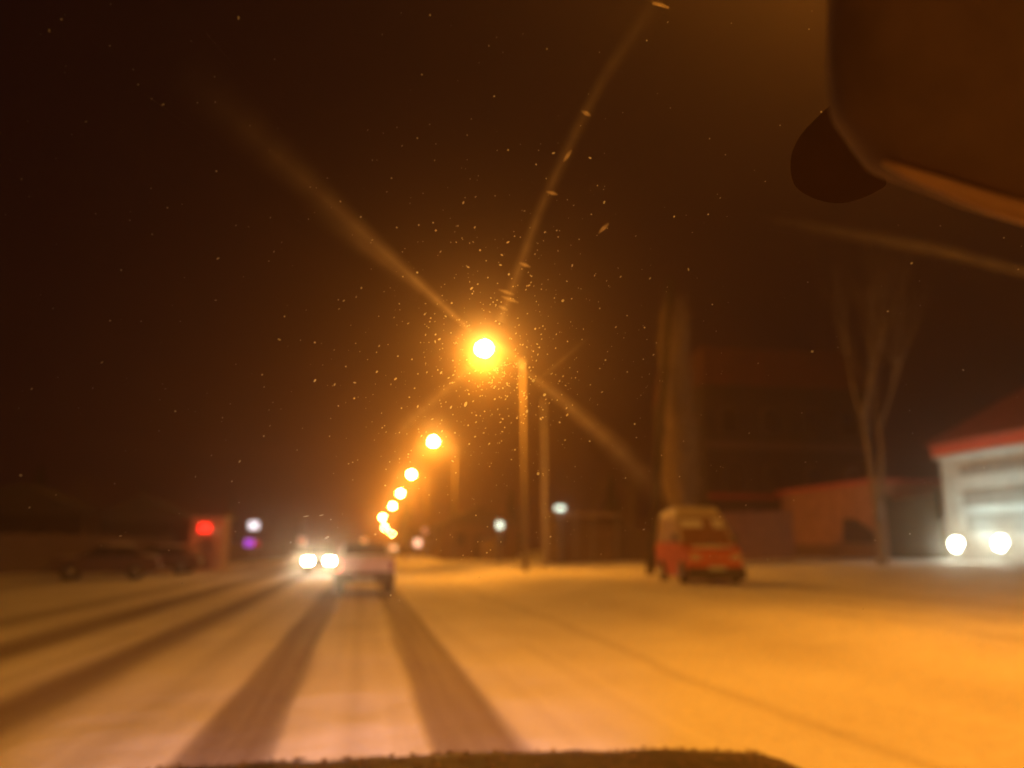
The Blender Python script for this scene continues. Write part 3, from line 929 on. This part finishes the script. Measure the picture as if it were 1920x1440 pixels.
glare_smear([(938, 604), (968, 520), (1010, 400), (1070, 270), (1130, 150), (1245, -20)], [22, 22, 22, 26, 28, 34], [2.0 * T, 1.6 * T, 1.2 * T, .9 * T, .5 * T, .1 * T], smm)
glare_smear([(880, 690), (840, 728), (780, 780), (730, 830)], [26, 28, 30, 24], [2.0 * T, 1.8 * T, 1.4 * T, .1 * T], smm)
glare_smear([(1000, 720), (1050, 680), (1110, 628)], [10, 14, 12], [.2 * T, 1.1 * T, .1 * T], smm)
glare_smear([(1450, 412), (1600, 440), (1760, 470), (1960, 520)], [26, 32, 34, 30], [.1 * T, .5 * T, .9 * T, 1.0 * T], smm)
glare_smear([(1225, 5), (1240, 8), (1256, 14)], [6, 7, 5], [3 * T, 5 * T, 3 * T], smm)
# little cross strokes that shape bright bands into the glare streaks
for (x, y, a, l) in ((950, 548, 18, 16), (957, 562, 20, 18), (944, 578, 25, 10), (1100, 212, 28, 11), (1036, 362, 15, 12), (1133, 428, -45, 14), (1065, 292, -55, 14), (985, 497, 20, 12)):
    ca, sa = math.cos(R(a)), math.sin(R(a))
    glare_smear([(x - l * ca, y - l * sa), (x, y), (x + l * ca, y + l * sa)], [5, 8, 5], [1.0 * T, 8 * T, 1.0 * T], smm)

# droplets on the outside of the pane: nobody could count them
random.seed(77)
d = MB()
def drop(px, py, r, el=1.0, ang=0.0):
    p_ = on_glass(px, py, .0115)
    ca, sa = math.cos(ang), math.sin(ang)
    g = bmesh.ops.create_icosphere(d.bm, subdivisions=1, radius=1.0)
    A1 = TU * ca + TV * sa; A2 = TU * -sa + TV * ca
    for v in g['verts']:
        c_ = v.co.copy()
        k = random.uniform(.85, 1.15)
        v.co = p_ + A1 * (c_.x * r * el * k) + A2 * (c_.y * r * k) + NW * (c_.z * min(r, .0012))
for i in range(1700):
    if random.random() < .68:
        a = random.uniform(0, 2 * PI); rad = abs(random.gauss(0, 230))
        x, y = 930 + math.cos(a) * rad, 690 + math.sin(a) * rad * 1.05
    else:
        x, y = random.uniform(-300, 2200), random.uniform(-250, 1250)
    if y > 1180 or math.hypot(x - 915, y - 650) < 42: continue
    r = min(.0008, .00042 * math.exp(random.gauss(0, .35)))
    if random.random() < .05: r *= 1.7
    drop(x, y, r, random.choice([1, 1.2, 1.3, 2.0]), R(random.uniform(30, 75)) if random.random() < .6 else R(random.uniform(0, 180)))
for (x, y, r, el, an_) in ((613, 1008, .0011, 2.2, 35), (574, 968, .0006, 5, 10), (603, 966, .0006, 4, 14), (1523, 659, .0014, 1, 0), (900, 469, .0010, 1, 0), (1568, 197, .0016, 1.2, 0)):
    drop(x, y, r, el, R(an_))
tag(d.build('water_droplets', volume_mat('droplet scatter', 1300.0, .88, (1, 1, 1))), kind='stuff', label='tiny water droplets and grit scattered over the windscreen')

# rear-view mirror hanging inside
def near_pt(px, py, dist): 
    dd = ray(px, py); return EYE + dd * (dist / dd.length) + OFF
MD = .40
outline = [(1588, -160), (1580, -40), (1576, 60), (1577, 130), (1587, 195), (1612, 235), (1640, 275), (1668, 305), (1710, 322), (1780, 348), (1860, 378), (1960, 406), (2080, 440), (2200, 440), (2280, 380), (2300, 200), (2290, 0), (2200, -160), (1900, -220)]
def closed_smooth(pts, n=6):
    out = []
    m_ = len(pts)
    for i in range(m_):
        p0, p1, p2, p3 = pts[i - 1], pts[i], pts[(i + 1) % m_], pts[(i + 2) % m_]
        for k in range(n):
            t = k / n
            out.append(tuple(.5 * ((2 * p1[j]) + (-p0[j] + p2[j]) * t + (2 * p0[j] - 5 * p1[j] + 4 * p2[j] - p3[j]) * t * t + (-p0[j] + 3 * p1[j] - 3 * p2[j] + p3[j]) * t ** 3) for j in (0, 1)))
    return out
ol = closed_smooth(outline)
cx_, cy_ = 1930, 110
b = MB()
rings = []
for (sc_, ds) in ((.0, -.016), (.5, -.015), (.8, -.011), (.93, -.006), (.985, .0), (1.0, .008), (.97, .022), (.85, .034), (.5, .042), (0.0, .044)):
    if sc_ == 0.0:
        rings.append([b.bm.verts.new(near_pt(cx_, cy_, MD + ds))]); continue
    rings.append([b.bm.verts.new(near_pt(cx_ + (x - cx_) * sc_, cy_ + (y - cy_) * sc_, MD) + (FW * ds)) for x, y in ol])
for A, B in zip(rings, rings[1:]):
    n = max(len(A), len(B))
    for k in range(n):
        k2 = (k + 1) % n
        if len(A) == 1: b.bm.faces.new((A[0], B[k2], B[k]))
        elif len(B) == 1: b.bm.faces.new((A[k], A[k2], B[0]))
        else: b.bm.faces.new((A[k], A[k2], B[k2], B[k]))
mh = b.build('mirror_housing', mat('brown mirror plastic', (.25, .165, .15), .85, 0, .12, 30, spec=.1), own, True)
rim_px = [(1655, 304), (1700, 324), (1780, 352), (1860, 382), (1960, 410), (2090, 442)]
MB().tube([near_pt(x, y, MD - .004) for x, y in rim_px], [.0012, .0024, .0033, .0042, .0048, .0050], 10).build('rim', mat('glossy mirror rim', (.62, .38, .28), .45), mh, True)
blob_px = [(1566, 195), (1530, 222), (1500, 255), (1484, 290), (1483, 325), (1492, 350), (1515, 367), (1545, 378), (1580, 381), (1615, 372), (1645, 358), (1662, 345), (1655, 325), (1640, 295), (1620, 265), (1595, 232)]
ob = closed_smooth(blob_px, 3)
b = MB()
rings = []
for (sc_, ds) in ((1.0, .0), (1.0, .018), (.9, .024)):
    rings.append([b.bm.verts.new(on_glass(1572 + (x - 1572) * sc_, 300 + (y - 300) * sc_, -.028 + ds) + OFF) for x, y in ob])
b.bm.faces.new(rings[0][::-1]); b.bm.faces.new(rings[-1])
for A, B in zip(rings, rings[1:]):
    for k in range(len(A)):
        k2 = (k + 1) % len(A)
        b.bm.faces.new((A[k], A[k2], B[k2], B[k]))
b.build('mirror_mount', mat('dark mount plastic', (.060, .026, .020), .8, 0, .08, 30), own)

# ------------------------------------------------------------------ haze of fine falling snow
hz = MB().box(-158, 158, -34, 318, -7.0, 40).build('haze', volume_mat('night haze', .0011, .70, (1, .54, .42)))
hz['kind'] = 'stuff'; hz['label'] = 'thin haze of fine snow in the night air'
